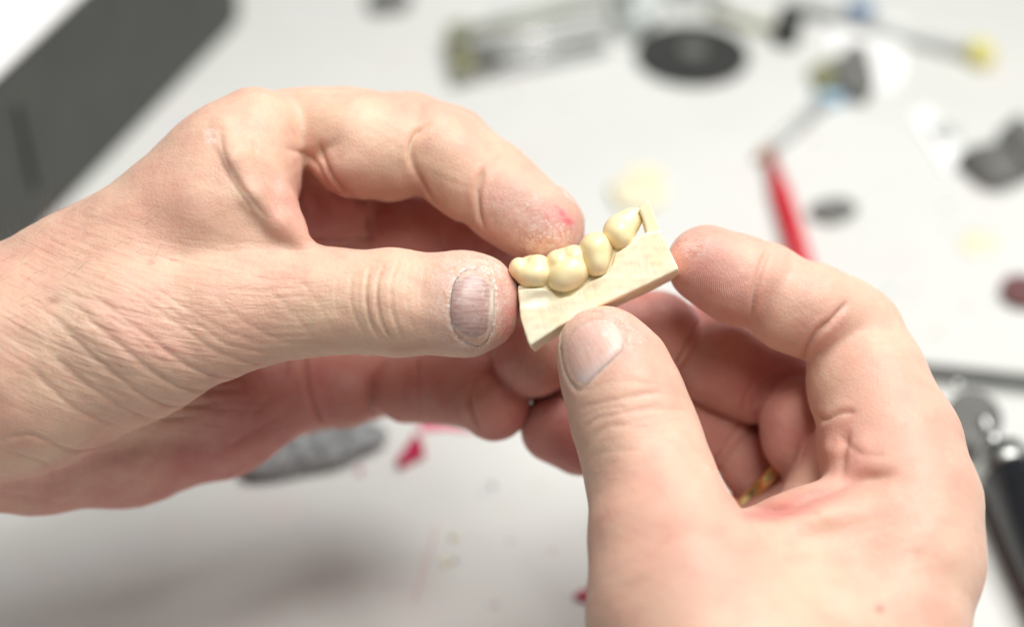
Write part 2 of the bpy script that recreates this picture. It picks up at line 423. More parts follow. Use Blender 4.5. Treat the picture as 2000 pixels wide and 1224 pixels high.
CL = [  # thumb joint folds
 ([(722,520),(714,570),(722,625),(742,665)], 0.68, 0.34), ([(750,512),(736,560),(742,620),(766,668)], 0.77, 0.34), ([(778,510),(764,555),(768,610),(786,655)], 0.50, 0.31),
 ([(802,515),(796,560),(798,610),(812,650)], 0.27, 0.27), ([(690,530),(684,575),(694,620),(712,655)], 0.32, 0.34), ([(830,525),(822,570),(826,620)], 0.18, 0.27), ([(762,600),(775,640),(790,668)], 0.36, 0.27),
 ([(736,640),(752,662),(772,680)], 0.36, 0.27), ([(660,540),(654,580),(664,620)], 0.18, 0.34),
 # web folds
 ([(495,270),(505,320),(535,390),(565,440)], 0.5, 0.5), ([(430,250),(437,300),(470,365),(520,425)], 0.45, 0.6),
 ([(420,290),(450,350),(490,410)], 0.5, 0.7),
 # palm creases
 ([(560,290),(610,310),(640,360),(665,390)], 0.7, 0.8), ([(625,280),(640,330),(680,380),(727,398)], 1.2, 0.8), ([(727,398),(722,430),(724,470)], 1.2, 0.7), ([(600,470),(660,468),(720,462)], 0.8, 0.8),
 # index finger joints
 ([(838,240),(808,270),(806,310),(826,360),(850,395)], 1.1, 0.7), ([(820,250),(800,290),(805,330)], 0.4, 0.5), ([(945,330),(934,370),(936,410),(946,445)], 1.1, 0.6), ([(828,330),(880,355),(935,372)], 0.12, 0.6),
 # middle, ring
 ([(728,690),(722,740),(726,800),(734,832)], 1.2, 0.7), ([(812,695),(816,760),(814,822)], 0.5, 0.6), ([(930,735),(918,770),(922,805),(935,840)], 1.1, 0.6),
 ([(598,690),(604,750),(622,810),(640,840)], 1.4, 0.8), ([(858,420),(862,480)], 0.5, 0.6),
 # folds of the ball of the thumb
 ([(240,560),(330,620),(430,690),(520,712)], 0.30, 0.53), ([(180,575),(280,650),(390,725),(500,738)], 0.48, 0.61), ([(150,600),(240,680),(350,755),(470,760)], 0.54, 0.69), ([(110,630),(210,720),(320,790),(430,785)], 0.54, 0.69),
 ([(90,680),(180,760),(290,815),(390,810)], 0.42, 0.69), ([(60,720),(150,800),(250,838)], 0.42, 0.69), ([(360,610),(440,670),(530,690)], 0.27, 0.46), ([(300,560),(400,625),(500,668)], 0.24, 0.46), ([(420,580),(480,630),(560,670)], 0.21, 0.46),
 ([(200,530),(300,580),(380,640)], 0.21, 0.46), ([(120,560),(220,620),(300,690)], 0.24, 0.46), ([(60,590),(160,660),(260,740)], 0.24, 0.53), ([(520,560),(570,610),(610,660)], 0.15, 0.46), ([(580,540),(620,590),(650,650)], 0.15, 0.46),
 ([(0,860),(60,850),(150,880),(230,860)], 0.54, 0.77), ([(0,880),(90,905),(110,960)], 0.42, 0.77), ([(350,925),(450,870),(560,800),(600,740)], 0.30, 1.07), ([(560,700),(545,760),(500,800)], 0.30, 0.92),
]
fold_y = lambda x: 0.85*x-0.0008*x*x
rr = np.random.default_rng(3)
for i in range(150):      # many short fine folds, running down to the right
    x = rr.uniform(-10, 520); cc = rr.uniform(330, 720); L = rr.uniform(50, 170)
    xs = np.linspace(x, min(x+L, 620), 5); w_ = rr.uniform(-3, 3, 5)
    CL.append(([(a, cc+fold_y(a)*0.62+0.0*a+b) for a, b in zip(xs, w_)], rr.uniform(0.04, 0.15), rr.uniform(0.26, 0.40)))
NAIL_L = [(878,600),(884,556),(902,530),(926,524),(950,532),(964,556),(966,600),(962,640),(948,672),(926,676),(900,662),(882,636)]
CL.append((NAIL_L+[NAIL_L[0]], 0.5, 0.45))
v = creases(v, f, CL)
v = jitter(v, f, 0.10, 9, 1); v = jitter(v, f, 0.035, 3.2, 2)
pp = px_of(v)
front = v[:, 2] > -14
att = dict(
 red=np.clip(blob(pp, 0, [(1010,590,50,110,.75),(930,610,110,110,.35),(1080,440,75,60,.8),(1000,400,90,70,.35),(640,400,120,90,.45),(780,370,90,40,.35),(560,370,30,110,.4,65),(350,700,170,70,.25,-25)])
     + np.clip((-16-v[:, 2])/12, 0, 1)*0.65 + blob(pp, 0, [(1040,720,90,70,.7),(980,800,70,70,.7),(870,470,160,60,.5),(780,760,200,80,.3)])*np.clip((-13-v[:, 2])/8, 0, 1) + blob(pp, 0, [(120,930,300,80,.75,4),(430,850,220,90,.75,25),(620,420,120,70,.4)])*np.clip((4-v[:, 2])/10, 0, 1), 0, 1),  # depth-masked terms paint shade into the lower palm and deeper fingers
 sore=blob(pp, 0, [(1098,418,12,6,.9,-60),(1108,432,14,7,.95,-20),(1085,420,26,14,.25,-40),(1088,405,8,4,.5,-40),(1070,420,6,16,.3,40),(990,640,12,22,.45),(1000,610,8,16,.35)])*(v[:, 2] > -30),
 dust=np.clip(blob(pp, 0, [(920,598,75,105,.9),(880,560,40,70,.8),(960,520,50,22,.9),(980,560,30,60,.6),(1060,465,70,45,.95),(1010,420,70,50,.6),(412,268,12,16,1.5),(1050,705,60,50,.15),(200,650,200,120,.18)]), 0, 1),
 wrk=np.clip(blob(pp, 0, [(230,640,300,190,1.0,-25),(520,560,160,90,.55),(50,800,120,120,.5)])*(v[:, 2] > -30), 0, 1),
 spot=blob(pp, 0, [(105,585,14,9,.7),(295,512,9,7,.5),(60,655,40,16,.45,-30),(90,720,60,14,.35,-20)])*front,
 ridge=blob(pp, 0, [(1035,420,95,70,1.0,-35)])*(v[:, 2] < 0),
 ridgeu=(np.hypot((pp[:, 0]-1120), (pp[:, 1]-520)*1.1))/9.3*1.05, du=pp[:, 0]/9.3, dv=(pp[:, 1]-fold_y(pp[:, 0])*0.62)/9.3*0.85,
)
att['dust'] = np.maximum(att['dust'], rim(pp, NAIL_L, 9, 1.3)*front)
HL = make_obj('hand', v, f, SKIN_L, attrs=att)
tag(HL, 'left hand with level thumb pressing the left end of the cream tooth model', 'hand')
HLv, HLf = v, f
def edge_nail(parent, c, r, ang, mat, tilt, lab):
    q = P(*c); g = Grid(q-9, q+9, 0.25, 2)
    g.ell(c, r, ang, 0.5, False, tilt); v_, f_ = g.mesh(); o = make_obj('fingernail', relax(v_, f_, 2), f_, mat, parent); o['label'] = lab; return o

# --- right hand
G = Grid([P(1010, 0)[0]-8, P(0, 1930, 36)[1], -76], [P(1990, 0)[0]+4, P(0, 420, 0)[1], 72], RES)
G.chain([(1228, 830, 8, 106), (1270, 932, 13, 114), (1300, 1050, 20, 144), (1350, 1200, 28, 198), (1430, 1370, 34, 250), (1500, 1600, 36, 300)], 4)
G.chain([(1700, 760, -5, 112), (1738, 868, 0, 130), (1762, 985, 8, 146), (1765, 1090, 14, 147), (1715, 1250, 22, 165), (1640, 1500, 26, 260)], 4)
G.chain([(1486, 1084, 14, 96), (1600, 1082, 14, 128), (1720, 1050, 12, 132)], 4)
G.chain([(1520, 1180, 22, 150), (1600, 1300, 26, 200)], 4)
G.chain([(1655, 905, -13, 100), (1640, 990, -12, 110), (1580, 1150, 0, 150)], 2.5)
G.chain([(1640, 930, -30, 90), (1570, 1100, -18, 130), (1540, 1300, 0, 200)], 4)
G.chain([(1560, 1000, -36, 84), (1500, 1100, -24, 110), (1500, 1300, 0, 200)], 4)
G.chain([(1480, 1060, -38, 76), (1420, 1150, -24, 100), (1430, 1300, 0, 190)], 4)
g = G.blank()   # thumb
g.chain([(1180, 690, 5, 93), (1204, 732, 6, 103), (1226, 785, 8, 108)], 3)
g.chain([(1226, 785, 8, 107), (1248, 845, 9, 111), (1268, 930, 13, 113)], 3)
G.add(g, 3)
g = G.blank()   # index finger
g.chain([(1380, 516, -8, 77), (1440, 546, -8, 87), (1476, 556, -8, 86)], 1.5)
g.chain([(1545, 598, -8, 90), (1580, 606, -8, 93), (1640, 628, -10, 91)], 1.2)
g.chain([(1400, 500, -14, 54), (1500, 540, -16, 60), (1600, 590, -17, 66), (1672, 650, -14, 88)], 3)
g.chain([(1672, 656, -12, 93), (1692, 742, -8, 114), (1700, 765, -6, 118)], 1.6)
G.add(g, 1.6)
g = G.blank()   # middle finger
g.chain([(1205, 640, -28, 68), (1284, 652, -29, 85)], 1.5)
g.chain([(1402, 702, -33, 88), (1478, 742, -34, 84)], 1.3)
g.chain([(1290, 650, -36, 66), (1400, 680, -40, 78), (1540, 745, -38, 84), (1600, 800, -34, 80)], 3)
g.chain([(1562, 815, -23, 80), (1572, 850, -23, 84), (1640, 930, -28, 88)], 1.3)
G.add(g, 1.2)
g = G.blank()   # ring finger
g.chain([(1136, 752, -33, 60), (1210, 765, -38, 68)], 1.3)
g.chain([(1300, 785, -42, 72), (1402, 843, -42, 74)], 1.3)
g.chain([(1474, 908, -40, 72), (1520, 950, -38, 74), (1580, 1010, -36, 78)], 1.3)
G.add(g, 1.0)
g = G.blank()   # little finger
g.chain([(1087, 836, -32, 70), (1135, 852, -34, 76)], 1.5)
g.chain([(1220, 895, -40, 72), (1330, 985, -43, 70)], 1.5)
g.chain([(1390, 1030, -42, 70), (1480, 1060, -38, 76)], 1.5)
G.add(g, 1.0)
G.chain([(1440, 790, -48, 50), (1520, 880, -45, 58)], 2)
v, f = G.mesh(); v = relax(v, f, 3)
v = lumps(v, f, [(1600, 1010, 130, 22, 0.9, 12), (1560, 1060, 110, 26, -0.9, 12), (1640, 880, 40, 20, 0.6), (1690, 930, 60, 16, -0.9, 5), (1618, 880, 16, 36, 0.6, -10), (1685, 868, 22, 26, 0.6), (1650, 885, 9, 40, -0.6, -8), (1350, 1030, 60, 60, 0.8), (1220, 850, 40, 60, 0.5)])
CR = [
 ([(1500,488),(1488,520),(1474,570),(1468,625)], 1.1, 0.6), ([(1655,590),(1628,622),(1598,650),(1578,678),(1567,710)], 1.2, 0.7), ([(1610,628),(1592,648),(1580,668)], 0.3, 0.5),
 ([(1668,804),(1640,806),(1612,818),(1592,806)], 0.8, 0.7), ([(1605,818),(1578,850),(1562,900)], 0.5, 0.9), ([(1640,850),(1680,885),(1730,890)], 0.4, 1.0),
 ([(1470,985),(1540,990),(1600,965),(1680,935),(1740,930)], 1.1, 1.3), ([(1475,992),(1530,1005),(1600,1000)], 0.6, 1.2),
 ([(1368,628),(1350,660),(1335,690),(1322,712)], 1.2, 0.7), ([(1372,640),(1356,675),(1340,705)], 0.4, 0.4), ([(1518,745),(1500,770),(1484,800),(1478,815)], 1.0, 0.7), ([(1530,735),(1505,740),(1485,770)], 0.5, 0.5), ([(1470,748),(1455,775),(1450,805)], 0.5, 0.45), 
 ([(1455,820),(1430,850),(1410,880),(1396,905)], 1.0, 0.6), ([(1440,815),(1418,845),(1398,878)], 0.5, 0.45),
 ([(1130,800),(1160,790),(1230,775),(1290,765)], 0.35, 0.6), ([(1135,818),(1170,800),(1220,795)], 0.3, 0.6), ([(1140,835),(1165,818),(1200,812)], 0.35, 0.6), ([(1180,815),(1260,800),(1340,800)], 0.2, 0.6), ([(1150,870),(1180,835),(1230,830)], 0.3, 0.6), ([(1120,770),(1200,745),(1280,750)], 0.15, 0.6),
 ([(1145,900),(1190,880),(1270,880)], 0.15, 0.7),
 ([(1505,800),(1520,830),(1545,855)], 0.12, 0.3), ([(1515,790),(1535,815),(1560,835)], 0.12, 0.3), ([(1500,830),(1515,870),(1540,900)], 0.12, 0.3), ([(1380,655),(1400,672),(1415,700)], 0.12, 0.3), ([(1425,890),(1440,925),(1440,955)], 0.12, 0.3),
 ([(1410,640),(1440,670),(1450,700)], 0.15, 0.35), ([(1400,655),(1420,690),(1430,720)], 0.15, 0.35), ([(1430,865),(1450,900),(1450,930)], 0.2, 0.35), ([(1450,860),(1470,890),(1475,920)], 0.2, 0.35), ([(1415,880),(1430,920),(1425,950)], 0.2, 0.35),
 ([(1100,640),(1096,690),(1110,740),(1128,765)], 0.2, 0.5),
]
NAIL_R = [(1093,676),(1100,640),(1122,618),(1156,609),(1190,612),(1216,628),(1228,652),(1222,676),(1200,700),(1168,728),(1134,760),(1118,752),(1102,722)]
CR.append((NAIL_R+[NAIL_R[0]], 0.45, 0.5))
v = creases(v, f, CR)
v = jitter(v, f, 0.10, 10, 5); v = jitter(v, f, 0.03, 3.2, 6)
pp = px_of(v)
att = dict(
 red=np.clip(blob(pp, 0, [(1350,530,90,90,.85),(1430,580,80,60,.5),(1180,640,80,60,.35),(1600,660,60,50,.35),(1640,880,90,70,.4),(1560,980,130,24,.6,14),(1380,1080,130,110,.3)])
     + np.clip((-15-v[:, 2])/10, 0, 1)*0.6 + blob(pp, 0, [(1100,840,80,80,.8),(1270,650,100,80,.5),(1110,760,60,50,.6),(1440,720,90,60,.4)])*np.clip((-11-v[:, 2])/8, 0, 1) + blob(pp, 0, [(1550,830,80,130,.7)])*np.clip((-4-v[:, 2])/8, 0, 1), 0, 1),  # painted shade: curled inner fingers coloured darker red with depth
 sore=blob(pp, 0, [(1520,1000,60,14,.25,12)]),
 dust=np.clip(blob(pp, 0, [(1170,640,80,50,.5),(1350,480,40,30,.7),(1240,660,22,30,.6),(1330,560,40,60,.3)]), 0, 1),
 wrk=np.clip(blob(pp, 0, [(1500,1150,300,120,.35),(1240,850,110,90,.35)])*(v[:, 2] > -10), 0, 1),
 spot=blob(pp, 0, [(1718,1188,11,9,.9),(1790,1075,14,9,.4),(1250,1130,30,12,.3,20),(1560,1090,30,12,.2)])*(v[:, 2] > 0),
 ridge=blob(pp, 0, [(1380,545,75,75,.8)])*(v[:, 2] > -30),
 ridgeu=(np.hypot((pp[:, 0]-1500), (pp[:, 1]-560)*1.2))/9.3*1.05, du=pp[:, 0]/9.3, dv=(pp[:, 1]+0.1*pp[:, 0])/9.3,
)
att['dust'] = np.maximum(att['dust'], rim(pp, NAIL_R, 6, 0.7)*(v[:, 2] > 0))
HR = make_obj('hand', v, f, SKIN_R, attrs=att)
tag(HR, 'right hand with upright thumb on the tooth model, gold ring on one finger', 'hand')
HRv, HRf = v, f

# --- fingernails: curved plates let into the fingertips
def nail_mat(name, c1, c2, edge):
    m = NT(name); v = m.coord()
    ridges = m.n('ShaderNodeTexNoise'); m.set(ridges, Scale=1.0, Detail=3.0)
    cv = m.n('ShaderNodeCombineXYZ'); m.l(m.math('MULTIPLY', m.attr('nu'), 16.0), cv.inputs[0]); m.l(m.math('MULTIPLY', m.attr('nv'), 1.6), cv.inputs[1]); m.l(cv.outputs[0], ridges.inputs['Vector'])
    r = ridges.outputs['Fac']
    c = m.mix(m.ramp(r, (0.35, 0.0), (0.7, 1.0)), c1, c2)
    c = m.mix(m.math('MULTIPLY', m.ramp(m.noise(v, 900, 3, 0.7), (0.55, 0.0), (0.7, 1.0)), 0.35), c, (0.82, 0.78, 0.74))
    c = m.mix(m.attr('lun'), c, (0.80, 0.72, 0.72))
    c = m.mix(m.attr('free'), c, edge)
    m.col(c); m.set(m.b, Roughness=0.38)
    m.b.inputs['Subsurface Weight'].default_value = 0.3; m.b.inputs['Subsurface Scale'].default_value = 0.001
    m.l(m.bump(r, 0.5, 0.00012), m.b.inputs['Normal']); return m.m
def inside_poly(poly, x, y):
    c = False; j = len(poly)-1
    for i in range(len(poly)):
        xi, yi = poly[i]; xj, yj = poly[j]
        if (yi > y) != (yj > y) and x < (xj-xi)*(y-yi)/(yj-yi)+xi: c = not c
        j = i
    return c
def nail(hv, hf, poly, axis, mat, parent, lift, label=None, lun_end=0.0):
    """axis: unit vector in the photo pointing to the free edge"""
    bvh = BVHTree.FromPolygons([tuple(x) for x in hv], [tuple(int(i) for i in q) for q in hf])
    ring = smooth_path(list(poly)+[poly[0]], 4)[:-1]; c = ring.mean(0); ring = c+(ring-c)*0.985; c = ring.mean(0); n = len(ring); NR = 14
    ax = np.array(axis, float); ax /= np.linalg.norm(ax); pr = (ring-c)@ax; amin, amax = pr.min(), pr.max()
    pts, nu, nv, fr, lu = [], [], [], [], []
    h0 = ray_hit(bvh, *c); 
    for k in range(NR+1):
        t = k/NR
        for p in ring:
            q = c+(p-c)*t; h = ray_hit(bvh, q[0], q[1]); pos, nor = h if h else (h0[0], h0[1])
            pts.append((pos, nor, t, q))
    P3 = np.array([p[0] for p in pts]); 
    # the plate: smoother than the skin, slightly domed, edge tucked just under the fold
    V = P3.copy()
    V = V.reshape(NR+1, n, 3)
    for _ in range(14):
        W = V.copy()
        W[1:-1] = (V[:-2]+V[2:]+np.roll(V, 1, 1)[1:-1]+np.roll(V, -1, 1)[1:-1])/4
        W[0] = V[1].mean(0); V = W
    e1 = V[-1]; nrm = np.array([0, 0, 1.0])
    for k in range(NR+1):
        t = k/NR; V[k] += nrm*(lift*(1-t**4)+(0.20-0.22*t**10))
    V = V.reshape(-1, 3)
    perp = np.array([-ax[1], ax[0]])
    for (pos, nor, t, q) in pts:
        a = ((q-c)@ax-amin)/(amax-amin); nu.append((q-c)@perp/90); nv.append(a)
        fr.append(np.clip((a-0.87)/0.05, 0, 1)*0.85 if t > .3 else 0); lu.append(lun_end*np.clip((0.32-a)/0.2, 0, 1))
    F = []
    for k in range(NR):
        for i in range(n):
            j = (i+1) % n; F.append((k*n+i, k*n+j, (k+1)*n+j, (k+1)*n+i))
    F = np.array(F)
    if k and F.size:
        a, b, c_, d = V[F[200]]; 
        if np.cross(c_-a, d-b)[2] < 0: F = F[:, ::-1]
    o = make_obj('fingernail', V, F, mat, parent, attrs=dict(nu=nu, nv=nv, free=fr, lun=lu))
    md = o.modifiers.new('thickness', 'SOLIDIFY'); md.thickness = 0.0004; md.offset = -1
    if label: o['label'] = label
    return o
NM1 = nail_mat('nail_dull', (0.44, 0.26, 0.23), (0.62, 0.45, 0.41), (0.80, 0.72, 0.58))
NM2 = nail_mat('nail_pink', (0.74, 0.44, 0.37), (0.80, 0.55, 0.47), (0.80, 0.72, 0.62))
edge_nail(HL, (1113, 401, -15.5), (46, 14, 6), -54, NM2, 0, 'pale edge of the index fingernail seen from the pad side')
edge_nail(HR, (1058, 778, -35.5), (24, 12, 4.0), 10, NM1, 0, 'rim of the little fingernail seen end on')
nail(HLv, HLf, NAIL_L, (1, 0.05), NM1, HL, 0.35, 'ridged dusty thumbnail with dried white skin round it', 0.0)
nail(HRv, HRf, NAIL_R, (-0.45, -0.85), NM2, HR, 0.4, 'pink thumbnail with a pale patch at its base', 0.5)

# ------------------------------------------------------------------ table
def table_mat():
    m = NT('white_bench_paper'); v = m.coord()
    c = m.mix(m.ramp(m.noise(v, 5, 4, 0.6), (0.3, 0.0), (0.7, 1.0)), (0.63, 0.636, 0.608), (0.72, 0.728, 0.705))
    pk = m.ramp(m.noise(v, 34, 3, 0.6), (0.56, 0.0), (0.74, 1.0))
    c = m.mix(m.math('MULTIPLY', pk, 0.24), c, (0.80, 0.55, 0.60))
    gy = m.ramp(m.noise(v, 75, 4, 0.7), (0.60, 0.0), (0.75, 1.0))
    c = m.mix(m.math('MULTIPLY', gy, 0.22), c, (0.45, 0.46, 0.52))
    m.col(c); m.set(m.b, Roughness=0.6); return m.m
tm = table_mat()
me_v = np.array([(-900, -500, 0), (900, -500, 0), (900, 1400, 0), (-900, 1400, 0), (-900, -500, -20), (900, -500, -20), (900, 1400, -20), (-900, 1400, -20)], float)
tb = make_obj('table_surface', me_v, [(0,1,2,3),(4,7,6,5),(0,4,5,1),(1,5,6,2),(2,6,7,3),(3,7,4,0)], tm, smooth=False, origin=(0,0,0), cam_space=False)
tag(tb, kind='structure')

# fine hairs on the back of the left hand and wrist
hb = BVHTree.FromPolygons([tuple(x) for x in HLv], [tuple(int(i) for i in q) for q in HLf])
hr = np.random.default_rng(11); HV, HF = [], []
def hair(root, nor, dirv, L, r0=0.045, lift=0.5):
    pts = []; p = np.array(root); d = np.array(dirv)/np.linalg.norm(dirv); side = np.cross(d, nor); curl = hr.uniform(-0.6, 0.6)
    for i in range(7):
        t = i/6; pts.append(p+d*L*t+nor*(lift*L*t*(1-0.55*t))+side*curl*L*t*t*0.5)
    base = len(HV)
    for i, q in enumerate(pts):
        r = r0*(1-0.8*i/6)
        for k in range(3): a = 2.094*k; HV.append(q+side*r*math.cos(a)+nor*r*math.sin(a))
    for i in range(6):
        for k in range(3): HF.append((base+i*3+k, base+i*3+(k+1) % 3, base+i*3+3+(k+1) % 3, base+i*3+3+k))
for i in range(48):
    x, y = hr.uniform(-10, 330), hr.uniform(380, 660)
    h = ray_hit(hb, x, y+0.0) or ray_hit(hb, x, y+70)
    if h is None: continue
    d = np.array([hr.uniform(.3, 1), hr.uniform(0.1, 1.0), 0]); d -= h[1]*(d@h[1]); hair(h[0]-h[1]*0.1, h[1], d, hr.uniform(3, 6), 0.024, hr.uniform(0.15, 0.4))
for i in range(26):      # standing out along the wrist's upper edge
    x = hr.uniform(-5, 120); 
    for y in range(380, 520, 3):
        h = ray_hit(hb, x, y)
        if h is not None: break
    if h is None: continue
    hair(h[0]-h[1]*0.1, h[1], [hr.uniform(-.6, .9), 1, 0.2], hr.uniform(4, 8), 0.04, 0.5)
hm = NT('fair_hair'); hm.col((0.20, 0.12, 0.07)); hm.set(hm.b, Roughness=0.5)
hao = make_obj('arm_hair', np.array(HV), np.array(HF), hm.m, HL); hao['kind'] = 'stuff'; hao['label'] = 'sparse fine hairs on the back of the hand'

# ------------------------------------------------------------------ tooth model
def prism_sdf(g, poly, z0, z1, shx, shy, k, rnd=0.25, sub=False):
    """outline drawn at z1, running back to z0 and drifting (shx, shy) mm per mm of depth"""
    pl = np.array([P(x, y, 0)[:2] for x, y in poly])
    lo = np.array([pl[:, 0].min()-4, pl[:, 1].min()-4, z0]); hi = np.array([pl[:, 0].max()+4, pl[:, 1].max()+4, z1])
    q = g.sl(lo, hi, 1.5); X, Y, Z = g.xyz(q)
    X = X-shx*(z1-Z); Y = Y-shy*(z1-Z); X, Y, Z = np.broadcast_arrays(X, Y, Z)
    d2 = np.full(X.shape, 1e9); sg = np.ones(X.shape); n = len(pl)
    for i in range(n):
        a, b = pl[i], pl[(i+1) % n]; e = b-a; wx, wy = X-a[0], Y-a[1]
        t = np.clip((wx*e[0]+wy*e[1])/(e@e), 0, 1); d2 = np.minimum(d2, (wx-e[0]*t)**2+(wy-e[1]*t)**2)
        c1, c2, c3 = Y >= a[1], Y < b[1], e[0]*wy > e[1]*wx
        sg = np.where((c1 & c2 & c3) | (~c1 & ~c2 & ~c3), -sg, sg)
    d = np.sqrt(d2)*sg; dz = np.maximum(z0-Z, Z-z1)
    a, b = d+rnd, dz+rnd
    o = np.minimum(np.maximum(a, b), 0)+np.sqrt(np.maximum(a, 0)**2+np.maximum(b, 0)**2)-rnd
    g.comb(q, o.astype(np.float32), k, sub)
def resin(name, c1, c2, rough, streak):
    m = NT(name); v = m.coord()
    cv = m.n('ShaderNodeCombineXYZ'); m.l(m.attr('du'), cv.inputs[0]); m.l(m.math('MULTIPLY', m.attr('dv'), 0.09), cv.inputs[1])
    st = m.math('MULTIPLY', m.math('ADD', m.noise(cv.outputs[0], 2.2, 4, 0.7, 0.2), m.math('MULTIPLY', m.noise(v, 160, 2), 0.35)), 0.78)
    c = m.mix(m.ramp(m.noise(v, 140, 3), (0.35, 0.0), (0.65, 1.0)), c1, c2)
    if streak:
        c = m.mix(m.math('MULTIPLY', m.ramp(st, (0.45, 0.0), (0.66, 1.0)), 0.35), c, (0.95, 0.92, 0.78))
        c = m.mix(m.math('MULTIPLY', m.ramp(st, (0.30, 1.0), (0.44, 0.0)), 0.16), c, (0.78, 0.66, 0.36))
        m.l(m.bump(m.math('ADD', st, m.math('MULTIPLY', m.noise(v, 1400, 3), 0.5)), 0.3, 0.00010), m.b.inputs['Normal'])
    else: m.l(m.bump(m.noise(v, 500, 3), 0.25, 0.0001), m.b.inputs['Normal'])
    m.col(c); m.set(m.b, Roughness=rough)
    m.b.inputs['Subsurface Weight'].default_value = 0.25; m.b.inputs['Subsurface Radius'].default_value = (1, 0.75, 0.35); m.b.inputs['Subsurface Scale'].default_value = 0.0012
    return m.m
BLOCK = resin('cream_cut_resin', (0.98, 0.845, 0.56), (0.98, 0.895, 0.68), 0.5, True)
TOOTH = resin('ivory_wax', (0.97, 0.79, 0.45), (0.97, 0.83, 0.54), 0.33, False)
def zp(pts): return [(900+x/3.3333, 340+y/3.3333) for x, y in pts]
def dgrid(zx0, zy0, zx1, zy1, z0, z1, res=0.17):
    (x0, y0), (x1, y1) = zp([(zx0, zy0), (zx1, zy1)])
    return Grid([P(x0, 0)[0]-1, P(0, y1)[1]-1, z0-1], [P(x1, 0)[0]+1, P(0, y0)[1]+1, z1+1], res, margin=2.5)
dm = empty('tooth_model', to_world(P(1180, 600, 0)))
tag(dm, 'cream resin model of four lower teeth on a cut block, pinched between both hands', 'tooth model')
g = dgrid(330, 160, 1450, 1260, -13, 7)
front = zp([(368,728),(430,700),(520,690),(580,700),(640,742),(700,745),(760,708),(830,645),(890,640),(935,610),(960,560),(975,480),(1035,452),(1110,425),(1150,408),(1195,385),(1245,380),(1290,372),(1405,622),(1170,738),(930,846),(640,990),(450,1118),(432,1085),(385,935)])
prism_sdf(g, front, -7.5, 2.6, 0.12, -0.15, 0.3, 0.35)
front2 = zp([(370,756),(430,744),(520,740),(575,752),(635,800),(705,792),(765,756),(835,700),(900,676),(950,645),(980,590),(996,520),(1045,486),(1112,444)])+front[14:]
prism_sdf(g, front2, -3, 4.2, 0.12, -0.15, 0.3, 0.4)
# the gum ridge rolls over towards the teeth, a groove runs along the underside
g.chain([(1010, 572, -4, 26), (1070, 588, -3, 24), (1110, 588, -3, 24), (1170, 556, -3, 26)], 1.0)
g.chain([(*zp([(1060, 790)])[0], 0.4, 8), (*zp([(1215, 705)])[0], 0.2, 8)], 0.5, True)
c_ = zp([(560, 790)])[0]; g.ell((c_[0], c_[1]+3, 5.4), (62, 15, 2.1), 14, 0.8, True)
for i in range(60):      # saw and file marks on the front face
    x = rng.uniform(400, 1330); y0 = 1090-(x-440)*0.52; L = rng.uniform(60, 170); yy = y0-rng.uniform(20, 150)
    if i % 2: continue
    a = zp([(x, yy)])[0]; b = zp([(x-0.22*L, yy-L)])[0]
    g.cone(P(*a, 4.2+rng.uniform(0.17, 0.23)), P(*b, 4.2+rng.uniform(0.17, 0.25)), 0.25, 0.25, 0.12, True)
v, f = g.mesh(); v = relax(v, f, 6); v = jitter(v, f, 0.04, 2.4, 9)
ca, sa = math.cos(math.radians(24)), math.sin(math.radians(24))
make_obj('base_block', v, f, BLOCK, dm, attrs=dict(du=v[:, 0]*ca+v[:, 1]*sa, dv=-v[:, 0]*sa+v[:, 1]*ca-v[:, 0]*0.08))
g = dgrid(1130, 150, 1330, 450, -5, 5)
prism_sdf(g, zp([(1148,236),(1196,174),(1222,184),(1256,276),(1296,385),(1275,415),(1205,410),(1190,350),(1172,290)]), -3.5, 3.6, 0.08, -0.13, 0.3, 0.5)
v, f = g.mesh(); make_obj('post', relax(v, f, 2), f, BLOCK, dm)
def tooth(box, fn, nm='tooth'):
    g = dgrid(*box, -9, 10); fn(g); v, f = g.mesh(); return make_obj(nm, relax(v, f, 2), f, TOOTH, dm)
def E(g, x, y, rx, ry, z, rz, ang=0, k=1.2, sub=False):
    c = zp([(x, y)])[0]; g.ell((c[0], c[1]+0.8, z), (rx*1.05/3.333, ry*1.05/3.333, rz*1.04), ang, k, sub)
def t1(g):
    E(g, 482, 648, 122, 88, 1.4, 4.4, 8); E(g, 385, 618, 68, 76, 0.6, 3.4, 20, 0.5); E(g, 500, 598, 80, 74, 1.0, 4.0, 0, 0.5); E(g, 450, 585, 116, 54, -3.6, 3.4, 15, 0.8)
def t2(g):
    E(g, 696, 636, 144, 112, 2.0, 5.0, 18); E(g, 634, 570, 80, 78, 1.4, 4.2, 0, 0.6); E(g, 737, 545, 84, 84, 1.6, 4.2, 10, 0.6); E(g, 665, 545, 110, 62, -3.6, 3.4, 20, 0.8); E(g, 660, 690, 74, 58, 2.4, 3.8, 0, 1.6)
def t3(g):
    E(g, 872, 478, 104, 94, 2.0, 4.8, 40); E(g, 884, 568, 82, 94, 2.4, 4.3, -6, 1.8); E(g, 925, 480, 66, 84, 0.6, 3.4, 20, 1.2); E(g, 850, 430, 76, 46, -2.0, 3.6, 30, 1.0)
def t4(g):
    E(g, 1022, 372, 96, 84, 1.6, 4.2, 35); E(g, 1045, 418, 68, 72, 1.6, 3.8, 0, 1.5)
    P_ = lambda x, y, z, r: (*zp([(x, y)])[0], z, r/3.333)
    g.chain([P_(1040, 345, 0.8, 82), P_(1105, 296, 0.8, 60), P_(1146, 258, 0.9, 32)], 2.0)
    g.chain([P_(1146, 262, 0.9, 26), P_(1150, 310, 0.9, 15), P_(1128, 355, 0.9, 16), P_(1090, 400, 0.8, 30)], 0.8)
tooth((300, 480, 640, 770), t1); tooth((530, 440, 860, 780), t2); tooth((740, 350, 1020, 680), t3); tooth((900, 210, 1200, 510), t4)

